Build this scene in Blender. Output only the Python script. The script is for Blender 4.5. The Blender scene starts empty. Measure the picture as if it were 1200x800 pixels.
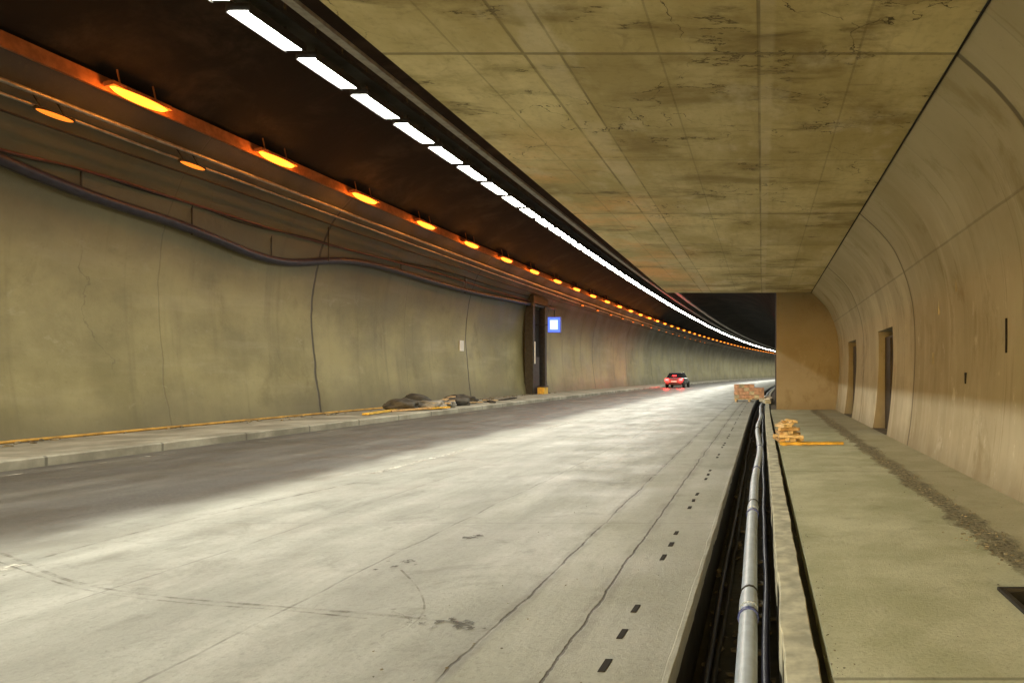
import bpy, bmesh, math, random
from mathutils import Vector, noise
random.seed(7)
H=1.4; F=800.0; VX=893.0; VY=437.0
K=5.5e-4
def off(y): return K*max(y-20.0,0.0)**2
def slope(y): return 2*K*max(y-20.0,0.0)
S=bpy.context.scene
COL=S.collection

# ------------------------------------------------------------ node helpers
class NT:
    def __init__(s,name):
        s.m=bpy.data.materials.new(name); s.m.use_nodes=True
        s.t=s.m.node_tree; s.b=s.t.nodes['Principled BSDF']
        s.g=s.n('ShaderNodeNewGeometry'); s.pos=s.g.outputs['Position']
    def n(s,typ,**kw):
        x=s.t.nodes.new(typ)
        for k,v in kw.items(): setattr(x,k,v)
        return x
    def put(s,sock,v):
        if isinstance(v,bpy.types.NodeSocket): s.t.links.new(v,sock)
        else:
            if isinstance(v,(tuple,list)) and len(v)==3 and sock.type=='RGBA': v=(*v,1)
            sock.default_value=v
    def M(s,op,a,b=0.0,clamp=False):
        x=s.n('ShaderNodeMath',operation=op); x.use_clamp=clamp
        s.put(x.inputs[0],a); s.put(x.inputs[1],b); return x.outputs[0]
    def xyz(s):
        x=s.n('ShaderNodeSeparateXYZ'); s.put(x.inputs[0],s.pos)
        X,Y,Z=x.outputs
        d=s.M('MAXIMUM',s.M('SUBTRACT',Y,20.0),0.0)
        X=s.M('SUBTRACT',X,s.M('MULTIPLY',s.M('MULTIPLY',d,d),K))
        return X,Y,Z
    def vec(s,a,b,c):
        x=s.n('ShaderNodeCombineXYZ')
        for i,v in enumerate((a,b,c)): s.put(x.inputs[i],v)
        return x.outputs[0]
    def scale(s,v,sc):
        x=s.n('ShaderNodeVectorMath',operation='MULTIPLY'); s.put(x.inputs[0],v); x.inputs[1].default_value=sc; return x.outputs[0]
    def noise(s,sc=1.0,det=4,rough=.55,v=None,dist=0.0):
        x=s.n('ShaderNodeTexNoise'); s.put(x.inputs['Vector'],v if v is not None else s.pos)
        x.inputs['Scale'].default_value=sc; x.inputs['Detail'].default_value=det
        x.inputs['Roughness'].default_value=rough; x.inputs['Distortion'].default_value=dist
        return x.outputs[0]
    def rng(s,v,a,b,c=0.0,d=1.0):
        x=s.n('ShaderNodeMapRange',interpolation_type='SMOOTHSTEP'); s.put(x.inputs[0],v)
        for i,q in enumerate((a,b,c,d)): s.put(x.inputs[i+1],q)
        return x.outputs[0]
    def mix(s,f,a,b,bt='MIX'):
        x=s.n('ShaderNodeMix',data_type='RGBA',blend_type=bt)
        s.put(x.inputs['Factor'],f); s.put(x.inputs[6],a); s.put(x.inputs[7],b); return x.outputs[2]
    def line(s,c,at,w):
        return s.rng(s.M('ABSOLUTE',s.M('SUBTRACT',c,at)),w*.5,w,1.0,0.0)
    def plines(s,c,per,o,w):
        f=s.M('FRACT',s.M('ADD',s.M('DIVIDE',s.M('SUBTRACT',c,o),per),100.5))
        return s.rng(s.M('MULTIPLY',s.M('ABSOLUTE',s.M('SUBTRACT',f,.5)),per),w*.5,w,1.0,0.0)
    def cracks(s,sc,w,dist=.6,mask_sc=.3,lo=.5,hi=.6):
        nz=s.n('ShaderNodeTexNoise'); s.put(nz.inputs['Vector'],s.pos); nz.inputs['Scale'].default_value=1.3; nz.inputs['Detail'].default_value=6
        a=s.n('ShaderNodeVectorMath',operation='MULTIPLY_ADD'); s.put(a.inputs[0],nz.outputs['Color']); a.inputs[1].default_value=(dist,)*3; s.put(a.inputs[2],s.pos)
        v=s.n('ShaderNodeTexVoronoi',feature='DISTANCE_TO_EDGE'); s.put(v.inputs['Vector'],a.outputs[0]); v.inputs['Scale'].default_value=sc
        c=s.rng(v.outputs['Distance'],w*.3,w,1.0,0.0)
        return s.M('MULTIPLY',c,s.rng(s.noise(mask_sc,2),lo,hi))
    def mx(s,a,b): return s.M('MAXIMUM',a,b)
    def done(s,col,rough=.8,bump=None,bd=.02,bs=.5,spec=.5,metal=0.0):
        s.put(s.b.inputs['Base Color'],col); s.put(s.b.inputs['Roughness'],rough)
        s.b.inputs['Specular IOR Level'].default_value=spec; s.b.inputs['Metallic'].default_value=metal
        if bump is not None:
            x=s.n('ShaderNodeBump'); x.inputs['Strength'].default_value=bs; x.inputs['Distance'].default_value=bd
            s.put(x.inputs['Height'],bump); s.t.links.new(x.outputs[0],s.b.inputs['Normal'])
        return s.m

def simple(name,c,rough=.6,metal=0.0,var=.25,sc=6.0,bd=.01,spec=.5):
    t=NT(name); f=t.noise(sc,5)
    lo=tuple(x*(1-var) for x in c); hi=tuple(min(1,x*(1+var)) for x in c)
    return t.done(t.mix(t.rng(f,.3,.7),lo,hi),rough,f,bd,.4,spec,metal)
def emit(name,c,st):
    m=bpy.data.materials.new(name); m.use_nodes=True; b=m.node_tree.nodes['Principled BSDF']
    b.inputs['Base Color'].default_value=(*[x*.5 for x in c],1)
    b.inputs['Emission Color'].default_value=(*c,1); b.inputs['Emission Strength'].default_value=st
    return m

# ------------------------------------------------------------ materials
def mat_slab():
    t=NT('slab_concrete'); X,Y,Z=t.xyz()
    stv=t.scale(t.pos,(1.0,.55,1.0))
    big=t.rng(t.noise(.7,6,.62,stv),.35,.66)
    col=t.mix(big,(.50,.40,.165),(.76,.65,.34))
    wn=t.n('ShaderNodeTexWhiteNoise',noise_dimensions='2D')
    t.put(wn.inputs['Vector'],t.vec(t.M('FLOOR',t.M('DIVIDE',t.M('ADD',X,.03),1.92)),t.M('FLOOR',t.M('DIVIDE',Y,3.3)),0.0))
    col=t.mix(t.M('MULTIPLY',wn.outputs[0],.36),col,(.27,.2,.07))
    # damp stains with soft cores and torn, broken edges
    n1=t.noise(.6,10,.66,t.scale(t.pos,(.7,1.7,1)),.25)
    st=t.rng(n1,.48,.66)
    col=t.mix(t.M('MULTIPLY',st,.68),col,(.2,.135,.035))
    tide=t.M('MULTIPLY',t.line(n1,.575,.008),t.rng(t.noise(1.6,5),.49,.56))
    col=t.mix(t.M('MULTIPLY',tide,.8),col,(.06,.04,.012))
    st3=t.rng(t.noise(1.2,10,.72,t.scale(t.pos,(.7,1.9,1)),.3),.54,.72)
    col=t.mix(t.M('MULTIPLY',t.M('MULTIPLY',st3,t.rng(n1,.44,.6)),.85),col,(.085,.055,.014))
    st2=t.rng(t.noise(2.6,8,.72,None,.8),.52,.72)
    col=t.mix(t.M('MULTIPLY',st2,.45),col,(.24,.17,.06))
    sk=t.rng(t.noise(1.0,7,.7,t.scale(t.pos,(6.0,.5,1))),.52,.74)
    col=t.mix(t.M('MULTIPLY',sk,.3),col,(.25,.18,.07))
    pale=t.rng(t.noise(1.4,6,.6,t.scale(t.pos,(1,.6,2))),.54,.72)
    col=t.mix(t.M('MULTIPLY',pale,.4),col,(.82,.73,.5))
    warm_light=t.M('MULTIPLY',t.rng(X,-1.0,-3.4),t.rng(t.noise(.4,8,.65),.40,.66))  # orange light falling on the slab, painted into its colour
    warm_light=t.M('MULTIPLY',warm_light,t.rng(Y,7.5,12.0))
    col=t.mix(t.M('MULTIPLY',warm_light,.75),col,(.9,.47,.17))
    fine=t.noise(14,6,.7)
    col=t.mix(t.M('MULTIPLY',t.rng(fine,.5,.75),.32),col,(.22,.17,.07))
    wobY=t.M('ADD',Y,t.M('MULTIPLY',t.noise(4,4),.02))
    j=t.plines(wobY,6.6,0.0,.034); j2=t.M('MULTIPLY',t.plines(wobY,3.3,0.0,.022),.55)
    l=t.mx(t.line(X,-.03,.02),t.mx(t.line(X,-2.3,.02),t.line(X,-1.95,.016)))
    l=t.M('MULTIPLY',l,t.rng(t.noise(1.5,4),.35,.6,.3,1.0))
    l=t.mx(l,t.M('MULTIPLY',t.plines(X,.96,-.03,.014),.45))
    jj=t.mx(t.mx(j,j2),l)
    strip=t.M('MULTIPLY',t.mx(t.line(X,-2.12,.2),t.line(X,.04,.1)),t.rng(t.noise(1.2,5),.35,.65,.08,.45))
    col=t.mix(strip,col,(.7,.6,.38))
    cr=t.M('MULTIPLY',t.cracks(.55,.0045,1.6,.4,.48,.54),t.rng(t.noise(6,3),.4,.55))
    col=t.mix(t.M('MULTIPLY',jj,.6),col,(.14,.105,.045))
    col=t.mix(t.M('MULTIPLY',cr,.9),col,(.05,.035,.015))
    return t.done(col,.75,t.M('SUBTRACT',t.M('MULTIPLY',fine,.4),t.mx(jj,cr)),.015,.5,.35)
def mat_rwall(name='lining_concrete',dim=0.0):
    t=NT(name); X,Y,Z=t.xyz()
    big=t.rng(t.noise(.5,5,.6),.32,.68)
    col=t.mix(big,(.50,.43,.29),(.70,.63,.47))
    sv=t.vec(0.0,t.M('MULTIPLY',Y,2.2),t.M('MULTIPLY',Z,.35))
    sk=t.rng(t.noise(1.0,6,.65,sv),.45,.7)
    col=t.mix(t.M('MULTIPLY',sk,.5),col,(.80,.74,.58))
    wn=t.n('ShaderNodeTexWhiteNoise',noise_dimensions='1D'); t.put(wn.inputs['W'],t.M('FLOOR',t.M('DIVIDE',Y,.83)))
    col=t.mix(t.M('MULTIPLY',wn.outputs[0],.26),col,(.24,.18,.09))
    wn2=t.n('ShaderNodeTexWhiteNoise',noise_dimensions='2D'); t.put(wn2.inputs['Vector'],t.vec(t.M('FLOOR',t.M('DIVIDE',Y,6.6)),t.M('FLOOR',t.M('DIVIDE',Z,3.35)),0.0))
    col=t.mix(t.M('MULTIPLY',wn2.outputs[0],.22),col,(.32,.25,.12))
    dk=t.rng(t.noise(1.1,7,.68,t.vec(X,t.M('MULTIPLY',Y,1.3),t.M('MULTIPLY',Z,.6)),.4),.53,.69)
    col=t.mix(t.M('MULTIPLY',dk,.55),col,(.27,.2,.09))
    dr=t.rng(t.noise(1.0,6,.7,t.vec(0.0,t.M('MULTIPLY',Y,5.0),t.M('MULTIPLY',Z,.3))),.58,.7)
    col=t.mix(t.M('MULTIPLY',dr,.5),col,(.22,.16,.07))
    spl=t.M('MULTIPLY',t.rng(t.noise(3.0,8,.75,t.vec(X,Y,t.M('MULTIPLY',Z,.5))),.58,.68),t.rng(Z,3.5,1.5))
    col=t.mix(t.M('MULTIPLY',spl,.5),col,(.84,.79,.66))
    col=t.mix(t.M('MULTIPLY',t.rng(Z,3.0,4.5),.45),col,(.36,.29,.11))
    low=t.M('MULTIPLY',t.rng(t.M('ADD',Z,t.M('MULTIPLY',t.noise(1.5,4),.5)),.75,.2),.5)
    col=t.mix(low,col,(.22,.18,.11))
    j=t.plines(Y,6.6,0.0,.05); l=t.M('MULTIPLY',t.line(t.M('ADD',Z,t.M('MULTIPLY',t.noise(2,3),.02)),3.36,.02),.4)
    l=t.mx(l,t.M('MULTIPLY',t.plines(Y,.83,0.0,.012),.2))
    jj=t.mx(j,l); fine=t.noise(16,6,.7)
    if dim==0: col=t.mix(t.M('MULTIPLY',jj,.75),col,(.09,.07,.04))
    col=t.mix(t.M('MULTIPLY',t.rng(fine,.55,.8),.32),col,(.26,.2,.11))
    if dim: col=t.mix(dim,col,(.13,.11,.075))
    return t.done(col,.7,t.M('SUBTRACT',t.M('MULTIPLY',fine,.4),jj) if dim==0 else fine,.015,.5,.35)
def mat_lwall():
    t=NT('wall_concrete'); X,Y,Z=t.xyz()
    big=t.rng(t.noise(.35,6,.62),.35,.65)
    col=t.mix(big,(.20,.182,.08),(.33,.305,.155))
    v=t.vec(X,t.M('MULTIPLY',Y,.25),t.M('MULTIPLY',Z,1.6))
    sm=t.rng(t.noise(1.0,6,.6,v),.5,.75)
    col=t.mix(t.M('MULTIPLY',sm,.3),col,(.42,.39,.25))
    dk=t.rng(t.noise(.55,8,.68,None,.3),.53,.7)
    col=t.mix(t.M('MULTIPLY',dk,.5),col,(.115,.10,.04))
    sk=t.rng(t.noise(1.0,5,.6,t.vec(0.0,t.M('MULTIPLY',Y,1.6),t.M('MULTIPLY',Z,.12))),.52,.75)
    col=t.mix(t.M('MULTIPLY',sk,.45),col,(.11,.095,.045))
    sc=t.rng(t.noise(2.2,8,.75,t.vec(X,t.M('MULTIPLY',Y,.6),Z),.6),.58,.72)
    col=t.mix(t.M('MULTIPLY',sc,.35),col,(.44,.42,.29))
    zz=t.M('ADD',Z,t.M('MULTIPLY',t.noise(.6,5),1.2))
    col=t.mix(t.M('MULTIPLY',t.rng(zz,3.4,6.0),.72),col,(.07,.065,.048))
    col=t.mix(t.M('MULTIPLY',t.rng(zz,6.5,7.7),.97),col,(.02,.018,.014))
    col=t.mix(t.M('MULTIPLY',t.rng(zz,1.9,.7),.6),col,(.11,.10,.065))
    wob=t.M('ADD',Y,t.M('MULTIPLY',t.noise(.8,3),.25))
    j=t.plines(wob,11.0,21.75,.06)
    j2=t.M('MULTIPLY',t.plines(wob,5.5,21.75,.025),.3)
    jj=t.mx(j,j2); fine=t.noise(10,6,.7)
    col=t.mix(t.M('MULTIPLY',jj,.85),col,(.03,.027,.02))
    cr=t.M('MULTIPLY',t.cracks(.16,.0018,1.0,.25,.5,.56),.3)
    col=t.mix(cr,col,(.05,.045,.03))
    col=t.mix(t.M('MULTIPLY',t.rng(fine,.55,.75),.3),col,(.13,.115,.055))
    rough=t.rng(t.noise(.7,4),.3,.7,.42,.65)
    return t.done(col,rough,t.M('SUBTRACT',t.M('MULTIPLY',fine,.4),jj),.02,.5,.45)
def mat_vault():
    t=NT('sooty_vault'); f=t.noise(.5,8,.7,None,.5)
    col=t.mix(t.rng(f,.45,.75),(.006,.0055,.005),(.035,.028,.02))
    return t.done(col,.85,f,.05,.5,.2)
def mat_conc_road():
    t=NT('road_concrete'); X,Y,Z=t.xyz()
    sv=t.vec(t.M('MULTIPLY',X,1.6),t.M('MULTIPLY',Y,.3),0.0)
    a=t.rng(t.noise(1.0,7,.65,sv),.35,.68)
    b=t.rng(t.noise(.6,7,.66),.35,.65)
    col=t.mix(a,(.31,.32,.29),(.53,.545,.51))
    col=t.mix(t.M('MULTIPLY',b,.6),col,(.31,.315,.28))
    d=t.rng(t.noise(1.3,9,.74,None,.5),.51,.66)
    col=t.mix(t.M('MULTIPLY',d,.52),col,(.17,.17,.14))
    b3=t.rng(t.noise(5,7,.75),.5,.72)
    col=t.mix(t.M('MULTIPLY',b3,.42),col,(.19,.19,.16))
    bx=t.M('ADD',X,t.M('MULTIPLY',t.M('SUBTRACT',t.noise(.45,6),.5),1.8))
    asp=t.mix(t.rng(t.noise(30,3),.35,.7),(.035,.033,.03),(.085,.08,.07))
    asp=t.mix(t.M('MULTIPLY',t.rng(t.noise(1.0,6,.65,sv),.42,.7),.42),asp,(.18,.175,.155))
    col=t.mix(t.rng(bx,-5.6,-6.6),col,asp)
    ap=t.rng(X,-1.46,-1.42)
    col=t.mix(t.M('MULTIPLY',ap,.45),col,(.36,.365,.29))
    wobX=t.M('ADD',X,t.M('MULTIPLY',t.noise(1.1,6,.7),.12))
    brk=t.rng(t.noise(2.5,4),.38,.56,.25,1.0)
    l1=t.mx(t.line(wobX,-.94,.011),t.M('MULTIPLY',t.line(wobX,-1.41,.011),brk))
    wx2=t.M('ADD',X,t.M('MULTIPLY',t.noise(.5,4),.25))
    l2=t.M('MULTIPLY',t.mx(t.line(wx2,-2.7,.014),t.line(wx2,-4.1,.012)),t.M('MULTIPLY',brk,.4))
    jt=t.M('MULTIPLY',t.M('MULTIPLY',t.plines(t.M('ADD',Y,t.M('MULTIPLY',t.noise(3,3),.04)),5.0,1.4,.012),t.rng(X,-6.0,-5.0)),.3)
    cr=t.M('MULTIPLY',t.M('MULTIPLY',t.cracks(.3,.002,1.2,.3,.5,.6),.4),t.rng(X,-6.5,-5.5))
    jj=t.mx(t.mx(l1,l2),t.mx(jt,cr))
    col=t.mix(t.M('MULTIPLY',jj,.85),col,(.045,.04,.03))
    soft=t.M('MULTIPLY',t.mx(t.line(wobX,-.94,.09),t.line(wobX,-1.41,.07)),t.M('MULTIPLY',brk,.3))
    col=t.mix(soft,col,(.13,.12,.095))
    spots=t.M('MULTIPLY',t.rng(t.noise(13,3,.5),.70,.75),t.rng(t.noise(.8,2),.53,.63))
    col=t.mix(t.M('MULTIPLY',spots,.65),col,(.07,.065,.05))
    fine=t.noise(28,7,.8)
    col=t.mix(t.M('MULTIPLY',t.rng(fine,.48,.68),.45),col,(.16,.16,.135))
    rough=t.rng(t.noise(.9,5),.3,.7,.40,.7)
    return t.done(col,rough,t.M('SUBTRACT',t.M('MULTIPLY',fine,.7),jj),.016,.7,.5)
def mat_walk():
    t=NT('walkway_concrete'); X,Y,Z=t.xyz()
    b=t.rng(t.noise(.9,7,.66),.35,.68)
    col=t.mix(b,(.42,.425,.27),(.61,.61,.44))
    d=t.rng(t.noise(2.0,9,.74,None,.4),.53,.7)
    col=t.mix(t.M('MULTIPLY',d,.45),col,(.24,.235,.14))
    pl=t.rng(t.noise(3.5,7,.7),.56,.72)
    col=t.mix(t.M('MULTIPLY',pl,.3),col,(.68,.68,.53))
    w=t.M('ADD',X,t.M('MULTIPLY',t.M('SUBTRACT',t.noise(2.0,7,.72),.5),.6))
    g=t.M('MULTIPLY',t.rng(w,1.76,1.86),t.rng(w,2.16,2.02))
    ag=t.rng(t.noise(18,6,.7),.36,.62)
    col=t.mix(t.M('MULTIPLY',g,.85),col,t.mix(ag,(.09,.075,.045),(.36,.32,.21)))
    far=t.rng(w,2.02,2.12)
    col=t.mix(t.M('MULTIPLY',far,.5),col,(.36,.31,.2))
    yb=t.M('MULTIPLY',t.rng(t.M('ADD',Y,t.noise(1.2,4)),16.0,18.0),.45)
    col=t.mix(yb,col,(.16,.125,.075))
    jt=t.M('MULTIPLY',t.plines(Y,6.6,3.13,.02),.5)
    fine=t.noise(34,7,.78)
    col=t.mix(t.M('MULTIPLY',t.rng(fine,.48,.7),.4),col,(.18,.17,.10))
    col=t.mix(jt,col,(.05,.045,.03))
    h=t.M('ADD',t.M('MULTIPLY',fine,.6),t.M('MULTIPLY',t.M('MULTIPLY',ag,g),1.5))
    return t.done(col,.85,h,.02,.8,.3)
def mat_side():
    t=NT('sidewalk_concrete')
    a=t.rng(t.noise(.8,7,.65),.35,.7)
    col=t.mix(a,(.17,.16,.12),(.38,.365,.29))
    X,Y,Z=t.xyz()
    col=t.mix(t.M('MULTIPLY',t.plines(Y,2.0,0.3,.03),.7),col,(.06,.055,.04))
    return t.done(col,.8,t.noise(12,6),.02,.5)
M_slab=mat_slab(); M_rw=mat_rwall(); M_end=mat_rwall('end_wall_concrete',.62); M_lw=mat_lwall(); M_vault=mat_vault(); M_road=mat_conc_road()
M_walk=mat_walk(); M_side=mat_side()
M_kerb=simple('kerb_concrete',(.50,.49,.38),.75,0,.3,7)
M_gut=simple('wet_channel',(.022,.02,.014),.6,0,.5,5,.03,.3)
M_pipe=simple('grey_pvc',(.5,.57,.65),.38,0,.12,8,.003)
M_blue=simple('blue_collar',(.05,.08,.28),.4)
M_black=simple('black_rubber',(.022,.022,.04),.4)
M_red=simple('red_cable',(.10,.035,.03),.5)
M_metal=simple('galvanised_steel',(.34,.33,.3),.4,.7)
M_dark=simple('dark_steel',(.03,.028,.025),.6,.3)
M_orbrown=simple('orange_brown_metal',(.36,.13,.045),.55,.2)  # colour stands in for the orange light streak; also on lamp housings
M_void=simple('dark_opening',(.012,.01,.008),.9)
M_wood=simple('sawn_timber',(.45,.3,.14),.75,0,.35,9)
M_wood2=simple('pale_timber',(.6,.47,.28),.75,0,.3,9)
M_yel=simple('yellow_timber',(.62,.38,.05),.6,0,.25,5)
M_streak=simple('ochre_streak',(.42,.24,.04),.6,0,.4,3)  # ochre for the added light-streak tube at the wall foot
M_sack=simple('dark_sack',(.05,.045,.035),.85,0,.5,4,.03)
M_pink=simple('pink_block',(.5,.33,.25),.8,0,.3,5)
M_white=simple('white_paint',(.75,.74,.68),.55,0,.1,5)
M_dirt=simple('dirt',(.11,.085,.05),.9,0,.5,3)
M_lamp=emit('lamp_tube',(1,.985,.86),104.0)
M_or=emit('sodium_glow',(1,.27,.02),3.6)
M_or2=emit('amber_glow',(1,.24,.02),1.4)
M_sign=emit('lit_panel',(.10,.20,1.0),1.3)
M_sign2=emit('lit_centre',(.55,.7,1.0),1.6)
M_tail=emit('tail_red',(1,.03,.03),14.0)

# ------------------------------------------------------------ geometry helpers
def mkobj(name,verts,faces,mats,fm=None,smooth=False,loc=None,parent=None):
    me=bpy.data.meshes.new(name); me.from_pydata([tuple(v) for v in verts],[],faces); me.update()
    for m in (mats if isinstance(mats,list) else [mats]): me.materials.append(m)
    if fm:
        for p,i in zip(me.polygons,fm): p.material_index=i
    if smooth:
        for p in me.polygons: p.use_smooth=True
    o=bpy.data.objects.new(name,me); COL.objects.link(o)
    if loc: o.location=loc
    if parent: o.parent=parent
    return o
def stations(a,b,st=2.0):
    n=max(1,int(math.ceil((b-a)/st))); return [a+(b-a)*i/n for i in range(n+1)]
def sweep(name,prof,ys,mat,smooth=False,closed=False,skip=None,curve=True):
    V=[];Fc=[];n=len(prof)
    for y in ys:
        for (x,z) in prof: V.append((x+(off(y) if curve else 0),y,z))
    for j in range(len(ys)-1):
        for i in range(n if closed else n-1):
            k=(i+1)%n
            if skip and skip(.5*(ys[j]+ys[j+1]),.5*(prof[i][1]+prof[k][1])): continue
            Fc.append((j*n+i,j*n+k,(j+1)*n+k,(j+1)*n+i))
    if closed:
        Fc.append(tuple(range(n))); Fc.append(tuple(range((len(ys)-1)*n,len(ys)*n))[::-1])
    return mkobj(name,V,Fc,mat,smooth=smooth)
def boxv(c,s,rz=0.0,rx=0.0,ry=0.0,bev=0.0):
    from mathutils import Euler
    R=Euler((rx,ry,rz)).to_matrix(); V=[]
    for dx in(-.5,.5):
        for dy in(-.5,.5):
            for dz in(-.5,.5):
                V.append(Vector(c)+R@Vector((dx*s[0],dy*s[1],dz*s[2])))
    Fc=[(0,1,3,2),(4,6,7,5),(0,4,5,1),(2,3,7,6),(0,2,6,4),(1,5,7,3)]
    return V,Fc
def boxes(name,lst,mats,bevel=.006,loc=None,parent=None):
    V=[];Fc=[];fm=[]
    for b in lst:
        v,f=boxv(*b[:2],*(b[3] if len(b)>3 else ()))
        o=len(V); V+=v; Fc+=[tuple(i+o for i in q) for q in f]; fm+=[b[2]]*6
    ob=mkobj(name,V,Fc,mats,fm,loc=loc,parent=parent)
    if bevel:
        m=ob.modifiers.new('bevel','BEVEL'); m.width=bevel; m.segments=2; m.limit_method='ANGLE'
    return ob
def tube(name,pts,r,mat,res=12,parent=None):
    cu=bpy.data.curves.new(name,'CURVE'); cu.dimensions='3D'; cu.bevel_depth=r; cu.bevel_resolution=4; cu.use_fill_caps=True
    sp=cu.splines.new('NURBS'); sp.points.add(len(pts)-1); sp.use_endpoint_u=True; sp.order_u=3; sp.resolution_u=6
    for p,q in zip(sp.points,pts): p.co=(*q,1)
    cu.materials.append(mat); o=bpy.data.objects.new(name,cu); COL.objects.link(o)
    if parent: o.parent=parent
    return o
def smoothprof(P,n=6):
    out=[]
    for i in range(len(P)-1):
        p0=P[max(i-1,0)];p1=P[i];p2=P[i+1];p3=P[min(i+2,len(P)-1)]
        for k in range(n):
            t=k/n
            out.append(tuple(.5*((2*p1[a])+(-p0[a]+p2[a])*t+(2*p0[a]-5*p1[a]+4*p2[a]-p3[a])*t*t+(-p0[a]+3*p1[a]-3*p2[a]+p3[a])*t**3) for a in(0,1)))
    out.append(P[-1]); return out

Y0=-14.0; YB=26.2; YE=330.0  # tunnel left open behind the camera, added to let sky light fill in
ZS=H+3.08
# ------------------------------------------------------------ ground and tunnel shell
mkobj('ground',[(-600,-600,-.7),(600,-600,-.7),(600,900,-.7),(-600,900,-.7)],[(0,1,2,3)],M_dirt)
ysF=stations(Y0,YE,2.0)
sweep('road',[(-10.8,0),(-6,0.0),(-.424,0)],ysF,M_road)
sweep('sidewalk',[(-14.6,.15),(-10.98,.15)],ysF,M_side)
sweep('kerb',[(-10.98,-.05),(-10.98,.153),(-10.83,.153),(-10.80,.13),(-10.80,-.05)],ysF,M_side)
LP=smoothprof([(-13.95,0.0),(-14.15,1.5),(-14.25,3.2),(-14.1,4.8),(-13.7,6.0),(-12.95,7.0)],6)
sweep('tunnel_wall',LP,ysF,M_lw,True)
VPp=smoothprof([(-12.95,7.0),(-11.5,7.9),(-9,8.7),(-6,8.95),(-3.7,8.75)],5)
ysA=stations(Y0,YB,2.0); ysB=stations(YB,YE,2.0)
sweep('tunnel_vault',VPp,ysA,M_vault,True)
VPb=VPp+smoothprof([(-3.7,8.75),(-1.6,8.1),(-.2,6.9),(.45,5.4),(.55,4.2),(.55,-.05)],5)[1:]
sweep('tunnel_vault',VPb,ysB,M_vault,True)
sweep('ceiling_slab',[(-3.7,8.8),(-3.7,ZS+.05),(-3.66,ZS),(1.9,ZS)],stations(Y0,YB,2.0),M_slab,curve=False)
RP=smoothprof([(2.80,-.05),(2.9,.7),(2.96,1.9),(2.89,2.85),(2.62,3.65),(2.3,4.1),(1.88,ZS+.01)],8)
doors=[(15.4,17.3),(21.4,23.3)]
ysR=sorted(set([round(v,3) for v in stations(Y0,YB,.5)]+[d for p in doors for d in p]))
def skp(y,z): return any(a<y<b for a,b in doors) and z<2.45
RPz=sorted(RP,key=lambda p:p[1])
for i in range(len(RPz)-1):
    if RPz[i][1]<2.45<RPz[i+1][1]:
        t=(2.45-RPz[i][1])/(RPz[i+1][1]-RPz[i][1]); RPz.insert(i+1,(RPz[i][0]+t*(RPz[i+1][0]-RPz[i][0]),2.45)); break
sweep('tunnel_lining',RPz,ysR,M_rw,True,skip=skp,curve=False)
for a,b in doors:
    x1=3.75; pr=[p for p in RPz if p[1]<=2.451]
    V=[];Fc=[]
    for y in(a,b):
        for p in pr: V.append((p[0],y,p[1]))
        for p in pr: V.append((x1,y,p[1]))
    n=len(pr)
    for s in(0,2*n):
        for i in range(n-1): Fc.append((s+i,s+i+1,s+n+i+1,s+n+i))
    Fc.append((n-1,2*n-1,4*n-1,3*n-1))
    Fc.append((n,2*n-1,4*n-1,3*n))
    niche=mkobj('doorway_niche',V,Fc,[M_end,M_void],[0]*(len(Fc)-1)+[1])
    boxes('steel_door',[((3.14,(a+b)/2,1.15),(.06,b-a-.1,2.3),0),((3.09,(a+b)/2,1.15),(.05,.05,2.2),0),((3.08,a+.35,1.1),(.05,.12,.04),0)],[simple('door_brown',(.05,.035,.022),.6)],parent=niche)
    mkobj('threshold',[(2.78,a,.01),(x1,a,.01),(x1,b,.01),(2.78,b,.01)],[(0,1,2,3)],M_dirt,parent=niche)
bw=[(.55,-.3)]+[p for p in RPz]+[(.55,ZS+.0)]
V=[(x,YB-.001,z) for x,z in bw]
mkobj('end_wall',V,[tuple(range(len(bw)))],M_end)
mkobj('slab_end_wall',[(-3.7,YB,ZS),(.6,YB,ZS),(.6,YB,9.2),(-3.7,YB,9.2)],[(0,1,2,3)],M_vault)
tube('joint_seal',[(1.875,y,ZS-.012) for y in stations(Y0,YB,3)],.012,M_void)
py0,py1,px0,px1=3.78,4.42,1.52,2.25
def walk(x0,x1,y0,y1): return [(x0,y0,0),(x1,y0,0),(x1,y1,0),(x0,y1,0)]
V=[];Fc=[]
for r in [(.33,px0,Y0,YB),(px1,3.0,Y0,YB),(px0,px1,Y0,py0),(px0,px1,py1,YB)]:
    o=len(V); V+=walk(*r); Fc.append((o,o+1,o+2,o+3))
o=len(V); V+=[(.33,Y0,-.2),(.33,YB,-.2)]; Fc.append((0,3,o+1,o))
mkobj('walkway',V,Fc,M_walk)
o=[(px0,py0),(px1,py0),(px1,py1),(px0,py1)]
mkobj('inspection_pit',[(x,y,0) for x,y in o]+[(x,y,-.6) for x,y in o],[(0,1,5,4),(1,2,6,5),(2,3,7,6),(3,0,4,7),(4,5,6,7)],M_gut)
boxes('pit_frame',[(((px0+px1)/2,py0+.02,.006),(px1-px0,.04,.03),0),(((px0+px1)/2,py1-.02,.006),(px1-px0,.04,.03),0),((px0+.02,(py0+py1)/2,.006),(.04,py1-py0-.09,.03),0)],[M_dark])
sweep('drainage_channel',[(-.424,-.001),(-.41,-.42),(.105,-.42),(.105,-.03)],stations(Y0,YE,1.5),M_gut)
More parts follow.
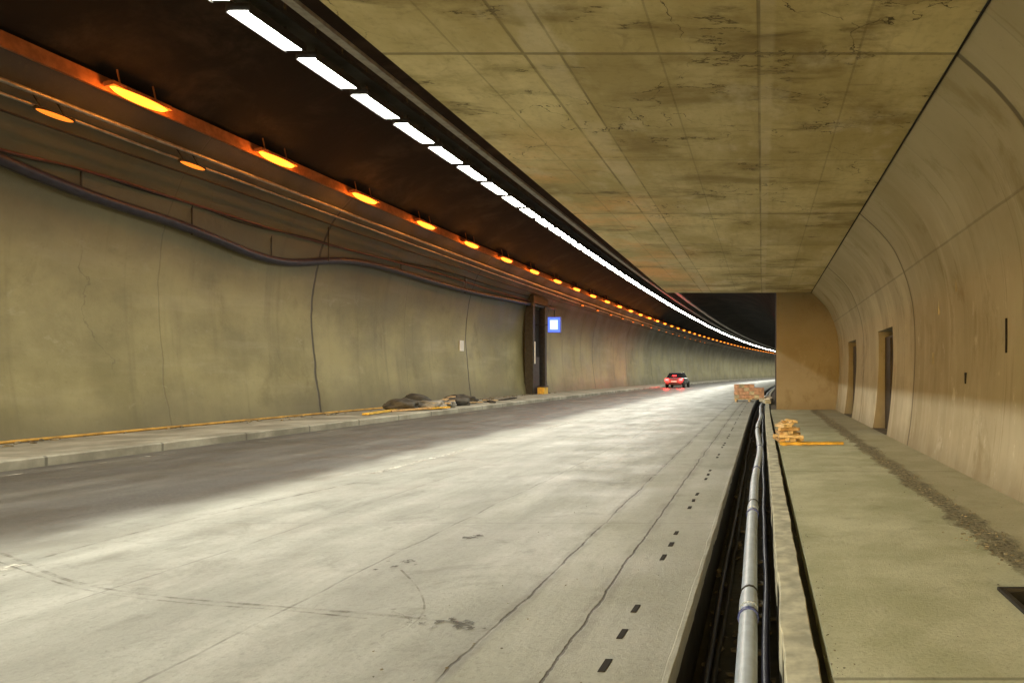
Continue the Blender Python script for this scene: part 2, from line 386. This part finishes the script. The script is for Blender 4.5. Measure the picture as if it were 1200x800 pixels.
def rough_strip(name,x0,x1,z0,z1,ys,mat,amp=.006):
    V=[];Fc=[]
    for y in ys:
        a=(noise.noise(Vector((x0*9,y*1.7,0)))+.6*noise.noise(Vector((x0*9,y*7.7,3))))*amp*1.6; b=(noise.noise(Vector((x1*9,y*2.3,5)))+.6*noise.noise(Vector((x1*9,y*8.3,5))))*amp; c=noise.noise(Vector((3,y*3.1,8)))*amp
        o_=off(y)
        V+=[(x0+a+o_,y,z0),(x0+a+o_,y,z1+c),(x1+b+o_,y,z1-c*.5),(x1+b+o_,y,z0)]
    for j in range(len(ys)-1):
        for i in range(3): Fc.append((4*j+i,4*j+i+1,4*j+i+5,4*j+i+4))
    ob=mkobj(name,V,Fc,mat); m=ob.modifiers.new('b','BEVEL'); m.width=.006; m.limit_method='ANGLE'; return ob
rough_strip('channel_kerb',.105,.262,-.2,.035,stations(Y0,26,.08)+stations(26.3,120,.5),M_kerb,.009)
mkobj('cable_slot',[(.262,Y0,-.12),(.33,Y0,-.12),(.33,YB,-.12),(.262,YB,-.12)],[(0,1,2,3)],M_gut)
sweep('verge',[(.262,-.02),(.6,-.02)],stations(YB,YE,3),M_dirt)
rough_strip('channel_edge',-.455,-.418,-.1,.007,stations(Y0,26,.08)+stations(26.3,120,.5),M_road,.007)

L=[]
y=3.27-1.92*8
while y<60:
    for i in range(3):
        yy=y+i*.395
        if random.random()<.08 and yy>6: continue
        l=.15+random.uniform(-.03,.025)
        L.append(((-.747+off(yy)+random.uniform(-.006,.006),yy,.0),(.034+random.uniform(-.004,.004),l,.008),0,(random.uniform(-.05,.05),)))
    y+=1.92
boxes('slot_drain',L,[M_void],bevel=0)

pts=[]
for y in stations(-4,90,.9):
    w=.03*math.sin(y*.55+.6)+(.05*noise.noise(Vector((y*.4,0,0))))*min(1,max(0,(y-9)/8))
    pts.append((-.088+w*(0.5 if y<9 else 1.3)+off(y),y,-.115+.015*math.sin(y*.8)+(.06*max(0,math.sin((y-15)*.6)) if y>15 else 0)))
pipe=bpy.data.objects.new('drainage_pipe',None); COL.objects.link(pipe)
tube('pipe_run',pts,.057,M_pipe,parent=pipe)
def near(y):
    i=max(q for q in range(len(pts)-1) if pts[q][1]<=y); a,b=pts[i],pts[i+1]
    t=(y-a[1])/(b[1]-a[1]); return tuple(a[c]+(b[c]-a[c])*t for c in range(3))
for y,mm,ln,r in [(4.25,M_blue,.035,.068),(4.72,M_dark,.03,.062),(4.48,M_pipe,.22,.0635),(7.35,M_blue,.05,.069),(7.9,M_dark,.03,.063),(7.62,M_pipe,.24,.0635),(10.6,M_blue,.08,.066),(14,M_blue,.08,.066),(17.5,M_dark,.08,.066),(21,M_blue,.1,.066),(25,M_blue,.1,.066),(30,M_blue,.1,.066)]:
    a=near(y-ln/2); b=near(y+ln/2); tube('collar',[a,near(y),b],r,mm,parent=pipe)
for r,x0,z0,mt in [(.022,-.33,-.36,M_black),(.018,-.27,-.38,M_dark),(.026,.03,-.36,M_black)]:
    tube('channel_cable',[(x0+off(y)+.03*noise.noise(Vector((y*.6,x0*30,1))),y,z0+.02*noise.noise(Vector((y,x0*9,1)))) for y in stations(-3,70,.8)],r,mt)
def rocks(name,n,fn,mat,flat=.6):
    bm=bmesh.new()
    for i in range(n):
        x,y,z,s=fn()
        r=bmesh.ops.create_icosphere(bm,subdivisions=1,radius=s)
        q=random.uniform(0,6.28)
        for v in r['verts']:
            v.co*=random.uniform(.65,1.25); v.co.z*=flat
            c=v.co.copy(); v.co.x=c.x*math.cos(q)-c.y*math.sin(q)*1.4; v.co.y=c.x*math.sin(q)+c.y*math.cos(q)*1.4
            v.co+=Vector((x,y,z))
    me=bpy.data.meshes.new(name); bm.to_mesh(me); bm.free(); me.materials.append(mat)
    o=bpy.data.objects.new(name,me); COL.objects.link(o); return o
def f1():
    y=3.2+random.random()**1.5*22; s=random.uniform(.004,.016)
    return (1.95+.12*noise.noise(Vector((y*.8,0,3)))+random.gauss(0,.10),y,s*.2,s)
rocks('gravel_strip',900,f1,simple('gravel',(.28,.24,.15),.9,0,.6,12),.45)
def f2():
    y=3+random.random()**1.5*20; s=random.uniform(.012,.04); return (random.uniform(-.39,.08),y,-.41+s*.4,s)
rocks('channel_rubble',300,f2,simple('wet_rubble',(.07,.06,.04),.7,0,.6,12))
def f3():
    y=4+random.random()*40; s=random.uniform(.015,.06); return (-13.6+abs(random.gauss(0,.35)),y,.15+s*.3,s)
rocks('wall_foot_rubble',260,f3,simple('rubble',(.17,.15,.1),.9,0,.6,6))
def f4():
    y=3+random.random()**1.6*22; s=random.uniform(.002,.006); return (random.choice([random.uniform(-2,-.5),random.uniform(.35,2.7),random.gauss(.36,.03)]),y,s*.4,s)
rocks('grit',500,f4,simple('grit_stone',(.16,.145,.1),.9,0,.6,12))

def gp(px,py,z=0.0):
    Y=(H-z)*F/(py-VY); return ((px-VX)*Y/F,Y,z)
def ribbon(name,pts,w,z,mat):
    P=[Vector(p) for p in pts]; Q=[]
    for i in range(len(P)-1):
        for k in range(8):
            t=k/8; p0=P[max(i-1,0)];p1=P[i];p2=P[i+1];p3=P[min(i+2,len(P)-1)]
            Q.append(.5*((2*p1)+(-p0+p2)*t+(2*p0-5*p1+4*p2-p3)*t*t+(-p0+3*p1-3*p2+p3)*t**3))
    Q.append(P[-1]); V=[];Fc=[]
    for i,p in enumerate(Q):
        d=(Q[min(i+1,len(Q)-1)]-Q[max(i-1,0)]).normalized(); nrm=Vector((-d.y,d.x,0))
        ww=w*(.6+.8*abs(noise.noise(p*2.1)))
        V+=[(p.x+nrm.x*ww,p.y+nrm.y*ww,z),(p.x-nrm.x*ww,p.y-nrm.y*ww,z)]
    for i in range(len(Q)-1): Fc.append((2*i,2*i+1,2*i+3,2*i+2))
    return mkobj(name,V,Fc,mat)
def mat_mark(name,c,lo,hi,sc,mxa=1.0):
    t=NT(name); f=t.rng(t.noise(sc,6,.7),lo,hi,0.0,mxa); m=t.done(c,.7,None)
    t.put(t.b.inputs['Alpha'],f); return m
M_skid=mat_mark('tyre_mark_rubber',(.16,.15,.12),.35,.75,5,.65)
M_line=mat_mark('worn_white_line',(.7,.69,.62),.4,.65,6)
ribbon('tyre_mark',[gp(-80,628),gp(0,648),gp(80,680),gp(180,698),gp(330,711),gp(430,719),gp(540,730)],.018,.004,M_skid)
ribbon('tyre_mark',[gp(-80,636),gp(0,659),gp(90,689),gp(200,705),gp(340,716),gp(430,725)],.012,.0045,M_skid)
ribbon('tyre_mark',[gp(470,668),gp(490,690),gp(497,715),gp(480,735)],.008,.005,M_skid)
ribbon('tyre_mark',[gp(0,668),gp(130,632),gp(260,600),gp(420,565),gp(560,535)],.016,.0055,M_skid)
for (a,b) in [(3.5,5),(9.5,12.5),(17,20),(25,28),(33,36),(41,44),(49,52)]:
    sweep('lane_marking',[(-5.48,.004),(-5.36,.004)],stations(a,b,1),M_line)
sweep('edge_marking',[(-10.35,.004),(-10.25,.004)],stations(2,150,2),mat_mark('worn_edge_line',(.45,.43,.36),.48,.7,4))
bm=bmesh.new()
for (px,py,s) in [(541,732,.08),(515,729,.035),(495,731,.03),(478,658,.05),(462,664,.03),(440,668,.02),(486,662,.02),(568,737,.015),(508,736,.02),(498,722,.015),(455,658,.015),(530,726,.03),(550,737,.04),(552,630,.07),(560,628,.05)]:
    x,y,_=gp(px,py); vs=[]
    for i in range(30):
        a=i/30*6.283; r=s*(.7+.6*noise.noise(Vector((math.cos(a)*1.6+px,math.sin(a)*1.6,py)))+.3*noise.noise(Vector((math.cos(a)*5+px,math.sin(a)*5,py))))
        vs.append(bm.verts.new((x+r*math.cos(a)*1.2,y+r*math.sin(a)*1.0,.0065+px*1e-6)))
    bm.faces.new(vs)
me=bpy.data.meshes.new('oil_stain'); bm.to_mesh(me); bm.free(); me.materials.append(mat_mark('oil',(.055,.05,.037),.36,.62,22,.85)); COL.objects.link(bpy.data.objects.new('oil_stain',me))

# ------------------------------------------------------------ lights
def fixture_mesh(name,L,W,Hh,mh,me_,bulge=0.0):
    bm=bmesh.new()
    def bx(c,s,mi):
        v,f=boxv(c,s); vs=[bm.verts.new(p) for p in v]
        for q in f: fc=bm.faces.new([vs[i] for i in q]); fc.material_index=mi
    bx((0,0,Hh/2),(W*(.7 if bulge else 1),L,Hh),0)
    if not bulge:
        bx((-W/2-.012,0,Hh/2-.02),(.02,L,Hh+.03),0); bx((W/2+.012,0,Hh/2-.02),(.02,L,Hh+.03),0)
    bx((0,-L*.3,Hh+.25),(.02,.02,.5),0); bx((0,L*.3,Hh+.25),(.02,.02,.5),0)
    w=W*.46; l=L*.48
    if bulge:
        nu,nv=12,8; g=[]
        for i in range(nu+1):
            r=[]
            for j in range(nv+1):
                u=-1+2*i/nu; v=-1+2*j/nv
                x=w*v*math.sqrt(1-.7*u*u); yy=l*u*math.sqrt(1-.3*v*v)
                r.append(bm.verts.new((x,yy,-.005-bulge*max(0,(1-u*u))**.5*max(0,(1-v*v))**.5)))
            g.append(r)
        for i in range(nu):
            for j in range(nv):
                fc=bm.faces.new([g[i][j],g[i+1][j],g[i+1][j+1],g[i][j+1]]); fc.material_index=1; fc.smooth=True
    else:
        z=-.006
        vs=[bm.verts.new(p) for p in ((-w,-l,z),(-w,l,z),(w,l,z),(w,-l,z))]
        fc=bm.faces.new(vs); fc.material_index=1
    m=bpy.data.meshes.new(name); bm.normal_update(); bm.to_mesh(m); bm.free(); m.materials.append(mh); m.materials.append(me_); return m
LM=fixture_mesh('tunnel_light',1.18,.29,.1,M_dark,M_lamp)
sp=1.42; zl=H+5.0
y=10.0-(sp*15)
while y<240:
    o=bpy.data.objects.new('tunnel_light',LM); COL.objects.link(o)
    o.location=(-7.23+off(y),y,zl); o.rotation_euler=(0,0,-math.atan(slope(y))); y+=sp
sweep('light_cable_tray',[(-7.45,zl+.32),(-7.45,zl+.25),(-7.0,zl+.25),(-7.0,zl+.32)],stations(Y0,240,2),M_dark)
sweep('cable_tray',[(-6.35,zl-.02),(-6.35,zl-.08),(-6.2,zl-.08),(-6.2,zl-.02)],stations(Y0,240,2),M_metal)
sweep('cable_tray',[(-5.9,zl+.2),(-5.9,zl+.12),(-5.65,zl+.12),(-5.65,zl+.2)],stations(Y0,240,2),M_metal)
OM=fixture_mesh('sodium_lamp',1.3,.27,.09,M_orbrown,M_or,.11)
zo=H+5.5-.02; y=13.66-3.87*6
while y<230:
    x=-12.45+off(y)
    o=bpy.data.objects.new('sodium_lamp',OM); COL.objects.link(o)
    o.location=(x,y,zo); o.rotation_euler=(0,math.radians(-12),-math.atan(slope(y)))
    if 5<y<75:
        for dy in (-1.0,1.0):
            l=bpy.data.lights.new('glow','POINT'); l.energy=24; l.color=(1,.30,.035); l.shadow_soft_size=.1
            g=bpy.data.objects.new('glow',l); COL.objects.link(g); g.parent=o; g.location=(.10,dy*.55,-.2)
    y+=3.87
OM2=fixture_mesh('amber_reflector',.7,.12,.05,M_dark,M_or2,.04)
for y in [12.6,15.65]+[48+3.9*i for i in range(16)]:
    o=bpy.data.objects.new('amber_lamp',OM2); COL.objects.link(o); o.location=(-13.05+off(y),y,H+4.75); o.rotation_euler=(0,math.radians(-30),-math.atan(slope(y)))
sweep('streak_rail',[(-12.72,zo+.20),(-12.72,zo-.04),(-12.60,zo-.06),(-12.60,zo+.20)],stations(Y0,230,2),M_orbrown)  # added rail standing in for the orange light streak between lamps
for (x,z,r,m) in [(-13.1,6.45,.045,M_metal),(-13.22,6.25,.03,M_metal),(-13.4,6.02,.025,M_dark)]:
    tube('reflection_pipe',[(x+off(y)+.012*noise.noise(Vector((y,x,2))),y,z+.03*noise.noise(Vector((y*.5,x*9,4)))) for y in stations(Y0,160,1.6)],r,m)  # added pipes standing in for streaky reflections on the upper wall

def wallx(z):
    q=sorted(LP,key=lambda p:abs(p[1]-z))[0]; return q[0]
def wp(px,py,d=.12):
    x=-13.9
    for _ in range(6):
        Y=F*x/(px-VX); Zc=(VY-py)*Y/F; x=wallx(Zc+H)+d+off(Y)
    return (x,Y,Zc+H)
hose=[wp(*p) for p in [(-260,85),(-120,135),(0,187),(60,212),(130,238),(200,259),(255,281),(305,302),(345,309),(395,304),(440,310),(490,325),(545,341),(600,352),(650,362)]]
tube('ventilation_hose',hose,.115,M_black)
tube('red_cable',[wp(p[0],p[1],.06) for p in [(-260,100),(-120,140),(0,176),(60,190),(130,208),(200,230),(260,250),(330,272),(400,290),(460,306),(520,322),(580,342),(640,358)]],.03,M_red)
tube('thin_cable',[wp(p[0],p[1],.05) for p in [(-260,95),(0,181),(90,196),(160,222),(230,240),(290,265),(360,277),(430,300),(520,316),(580,337),(640,352)]],.018,M_dark)
hb=[]
for px,ya,yb in [(95,196,226),(225,236,272),(318,266,305),(385,248,305),(470,300,320),(545,320,342)]:
    a=wp(px,ya,.05); b=wp(px,yb,.05)
    hb.append((((a[0]+b[0])/2,(a[1]+b[1])/2,(a[2]+b[2])/2),(.03,.03,abs(a[2]-b[2])+.2),0))
boxes('hose_hanger',hb,[M_dark])
tube('yellow_streak',[(-13.35+.12*noise.noise(Vector((y*.25,0,7)))+off(y),y,.18) for y in stations(6,24,.9)],.028,M_streak)  # added tube standing in for a yellow-orange streak of light

ye=41.0; xe=-14.1+off(ye)
es=bpy.data.objects.new('emergency_station',None); COL.objects.link(es); es.location=(0,0,0)
boxes('portal_frame',[((xe+.25,ye-1.0,3.0),(.5,.35,5.9),0),((xe+.25,ye+1.2,3.0),(.5,.35,5.9),0),((xe+.25,ye+.1,5.75),(.6,2.6,.5),0),((xe+.12,ye+.1,2.7),(.1,1.8,5.1),1),((xe+.35,ye-.2,1.3),(.12,.9,2.1),0)],[M_dark,M_void],.02,parent=es)
boxes('white_marker',[((xe+.53,ye-.95,2.6),(.04,.12,1.3),0)],[M_white],parent=es)
boxes('yellow_cabinet',[((xe+.75,ye-.2,.35),(.4,.7,.4),0),((xe+.75,ye-.2,.60),(.46,.76,.06),1)],[M_yel,M_dark],parent=es)
sx=-12.5
boxes('emergency_sign',[((sx,ye+.1,4.3),(.78,.14,.95),1),((sx,ye+.02,4.3),(.72,.03,.88),0),((sx,ye+.0,4.3),(.46,.03,.56),3),((sx-.75,ye+.1,4.3),(.9,.05,.05),2),((sx,ye+.1,4.95),(.06,.06,.5),2)],[M_sign,simple('blue_frame',(.05,.08,.5),.4),M_dark,M_sign2],.01)
a=wp(541,405,.03); boxes('wall_sign',[(a,(.03,.42,.5),0)],[M_white])

def rwx(z): return sorted(RP,key=lambda p:abs(p[1]-z))[0][0]
for px,py,h,w in [(1177,393,.42,.05),(1131,443,.16,.05),(1122,330,.3,.025),(1092,420,.2,.02),(1100,360,.25,.02)]:
    Y=F*2.93/(px-VX); z=H+(VY-py)*Y/F
    boxes('wall_socket',[((rwx(z)-.004,Y,z),(.02,w,h),0)],[M_void if w>.04 else M_rw],.004)

# ------------------------------------------------------------ timber stack on walkway
T=[]
x0,yy=.52,13.6
T+= [((x0+.45,yy-.25,.03),(1.25,.12,.05),2,(.06,)),((x0-.12,yy-.05,.03),(.1,.7,.06),2,(.1,)),((x0+.22,yy,.03),(.1,.7,.06),2,(-.05,))]
for l in range(4):
    for k in range(4-l//2):
        z=.09+l*.07
        if l%2==0: T.append(((x0-.18+k*.13+random.uniform(-.03,.03),yy+random.uniform(-.05,.05),z),(random.uniform(.07,.12),.5+random.uniform(-.15,.1),.06),random.choice([0,1,1]),(random.uniform(-.3,.3),random.uniform(-.05,.05))))
        else: T.append(((x0+.0+random.uniform(-.06,.06),yy-.22+k*.15,z),(.42+random.uniform(-.15,.08),random.uniform(.06,.11),.06),random.choice([0,1,1]),(random.uniform(-.4,.4),0,random.uniform(-.06,.06))))
for k in range(11): T.append(((x0-.03+random.gauss(0,.09),yy-.1+random.uniform(-.2,.2),.37+random.uniform(0,.10)),(random.uniform(.05,.11),random.uniform(.12,.28),random.uniform(.04,.07)),random.choice([0,1,1]),(random.uniform(0,3),random.uniform(-.35,.35),random.uniform(-.3,.3))))
boxes('timber_stack',T,[M_wood,M_wood2,M_yel],.006)
B=[]; px,py=-.62,33.8
for k in range(5): B.append(((px,py-.55+k*.27,.13),(1.5,.1,.03),1))
for k in (-.65,0,.65): B.append(((px+k,py,.055),(.1,1.2,.11),1))
for l in range(4):
    for k in range(6 if l<3 else 4):
        for j in range(2):
            B.append(((px-.62+k*.245,py-.3+j*.6,.25+l*.175),(.235,.56,.165),0 if (k+l)%4 else 2,(random.uniform(-.03,.03),)))
boxes('block_pallet',B,[M_pink,M_wood2,M_kerb],.012)
B=[]
for k in range(7): B.append(((.0+random.uniform(-.15,.2)+off(36+k),31+k*.9,.11+.04*(k%2)),(.28,.75,.16),k%2,(random.uniform(-.3,.3),)))
boxes('loose_kerbstone',B,[M_kerb,M_white],.015)
B=[]
for (cx,cy,cz,l,r,m) in [(-11.9,21.3,.19,2.2,.15,2),(-11.6,22.6,.2,1.6,-.4,0),(-12.0,25.3,.24,2.4,.2,0),(-11.7,25.8,.3,2.0,.05,1),(-11.9,27.2,.22,2.6,-.12,0),(-11.5,29.0,.2,1.4,.5,1),(-12.1,26.3,.42,2.1,.25,0),(-12.4,24.1,.36,1.7,-.2,2),(-11.4,24.9,.34,1.5,.3,0),(-11.3,23.3,.2,1.3,-.6,2),(-12.0,30.2,.2,1.8,.1,0),(-11.8,31.6,.2,1.2,-.3,1)]:
    B.append(((cx,cy,cz),(.2,l,.05),m,(r,random.uniform(-.05,.08))))
boxes('plank_pile',B,[M_wood,M_dark,M_yel],.006)
def sack(loc,s,mat):
    bm=bmesh.new(); bmesh.ops.create_icosphere(bm,subdivisions=4,radius=1)
    for v in bm.verts:
        c=v.co.copy(); n=noise.noise(c*1.6+Vector(loc))*.28+noise.noise(c*4+Vector(loc))*.12
        v.co=Vector((math.copysign(abs(c.x)**.75,c.x),math.copysign(abs(c.y)**.75,c.y),c.z))*(1+n)
        v.co=Vector((v.co.x*s[0],v.co.y*s[1],max(v.co.z,-.55)*s[2]))
    zmin=min(v.co.z for v in bm.verts)
    me=bpy.data.meshes.new('rubble_sack'); bm.to_mesh(me); bm.free(); me.materials.append(mat)
    for p in me.polygons: p.use_smooth=True
    o=bpy.data.objects.new('rubble_sack',me); COL.objects.link(o); o.location=(loc[0],loc[1],loc[2]-zmin-.01); o.rotation_euler[2]=random.uniform(0,3)
M_sack2=simple('grey_sack',(.2,.19,.16),.85,0,.4,4,.03)
for i,(p,s) in enumerate([((-12.1,22.9,.15),(.4,.5,.25)),((-11.6,23.8,.15),(.35,.55,.2)),((-12.3,24.2,.15),(.5,.4,.32)),((-11.8,26.4,.15),(.4,.5,.22)),((-12.4,28,.15),(.4,.6,.25)),((-11.5,24.7,.15),(.3,.35,.18))]): sack(p,s,M_sack2 if i in(1,5) else M_sack)

# ------------------------------------------------------------ car driving away, tail lamps lit
def car(x,y,rz):
    root=bpy.data.objects.new('car',None); COL.objects.link(root); root.location=(x,y,0); root.rotation_euler[2]=rz
    paint=simple('car_paint',(.09,.09,.10),.3,.3,.05); glass=simple('car_glass',(.01,.012,.014),.1); tyre=simple('tyre',(.02,.02,.02),.8)
    secs=[(-2.15,.45,.78,.80,.70),(-2.1,.3,.95,.84,.72),(-1.9,.25,1.0,.87,.74),(-1.2,.22,1.0,.89,.78),(0,.2,.98,.9,.8),(1.0,.22,.95,.89,.78),(1.8,.25,.82,.86,.7),(2.1,.35,.66,.78,.6)]
    V=[];Fc=[]
    for (yy,zb,zt,w,wt) in secs: V+=[(-w*.92,yy,zb),(-w,yy,(zb+zt)/2),(-w*.96,yy,zt-.06),(-wt,yy,zt),(wt,yy,zt),(w*.96,yy,zt-.06),(w,yy,(zb+zt)/2),(w*.92,yy,zb)]
    for j in range(len(secs)-1):
        for i in range(8): Fc.append((8*j+i,8*j+(i+1)%8,8*(j+1)+(i+1)%8,8*(j+1)+i))
    Fc+=[tuple(range(8)),tuple(range(8*len(secs)-8,8*len(secs)))]
    o=mkobj('body',V,Fc,paint,smooth=True,parent=root); m=o.modifiers.new('s','SUBSURF'); m.levels=m.render_levels=2
    V=[(-.74,-1.95,.97),(.74,-1.95,.97),(.6,-1.35,1.42),(-.6,-1.35,1.42),(-.62,.15,1.45),(.62,.15,1.45),(.76,1.0,.96),(-.76,1.0,.96)]
    o=mkobj('cabin',V,[(0,1,2,3),(3,2,5,4),(4,5,6,7),(0,3,4,7),(1,6,5,2)],[glass,paint],[0,1,0,0,0],parent=root); m=o.modifiers.new('b','BEVEL'); m.width=.05; m.segments=3
    for sx_ in(-.8,.8):
        for wy in(-1.3,1.35):
            bm=bmesh.new(); bmesh.ops.create_cone(bm,cap_ends=True,segments=28,radius1=.32,radius2=.32,depth=.22)
            me=bpy.data.meshes.new('wheel'); bm.to_mesh(me); bm.free(); me.materials.append(tyre)
            o=bpy.data.objects.new('wheel',me); COL.objects.link(o); o.parent=root; o.location=(sx_,wy,.32); o.rotation_euler=(0,math.pi/2,0)
            m=o.modifiers.new('b','BEVEL'); m.width=.04; m.segments=2
    boxes('tail_lamp',[((-.66,-2.14,.78),(.36,.1,.18),0),((.66,-2.14,.78),(.36,.1,.18),0),((0,-1.80,1.16),(.4,.04,.04),0)],[M_tail],.02,parent=root)
    boxes('bumper',[((0,-2.16,.45),(1.5,.12,.2),0)],[M_dark],.03,parent=root)
    boxes('number_plate',[((0,-2.19,.62),(.5,.03,.11),0)],[M_white],.004,parent=root)
    for s in(-.68,.68):
        l=bpy.data.lights.new('tail_glow','POINT'); l.energy=150; l.color=(1,.04,.03); l.shadow_soft_size=.08
        g=bpy.data.objects.new('tail_glow',l); COL.objects.link(g); g.parent=root; g.location=(s,-2.4,.78)
yc=66.0
car(-9.3+off(yc),yc,-math.atan(slope(yc)))

# ------------------------------------------------------------ world, sun, camera
w=bpy.data.worlds.new('World'); S.world=w; w.use_nodes=True; nt=w.node_tree
bg=nt.nodes['Background']; sky=nt.nodes.new('ShaderNodeTexSky'); sky.sky_type='NISHITA'; sky.sun_disc=False
sky.sun_elevation=math.radians(12); sky.sun_rotation=math.radians(180)
mxn=nt.nodes.new('ShaderNodeMix'); mxn.data_type='RGBA'; mxn.blend_type='MULTIPLY'; mxn.inputs[0].default_value=1.0
nt.links.new(sky.outputs[0],mxn.inputs[6]); mxn.inputs[7].default_value=(4.8,4.1,2.4,1)  # strong warm tint makes the sky an added fill through the open end
nt.links.new(mxn.outputs[2],bg.inputs[0]); bg.inputs[1].default_value=.15
sl=bpy.data.lights.new('sun','SUN'); sl.energy=.3; sl.angle=math.radians(10); sl.color=(1,.85,.6)
so=bpy.data.objects.new('sun',sl); COL.objects.link(so); so.rotation_euler=(math.radians(78),0,0)
cd=bpy.data.cameras.new('camera'); cam=bpy.data.objects.new('camera',cd); COL.objects.link(cam)
cam.location=(0,0,H); cam.rotation_euler=(math.radians(90),0,0)
cd.sensor_width=36; cd.lens=24; cd.shift_x=-(VX-600)/1200; cd.shift_y=(VY-400)/1200
cd.clip_start=.05; cd.clip_end=2000
S.camera=cam
S.view_settings.view_transform='Standard'; S.view_settings.look='None'; S.view_settings.exposure=0
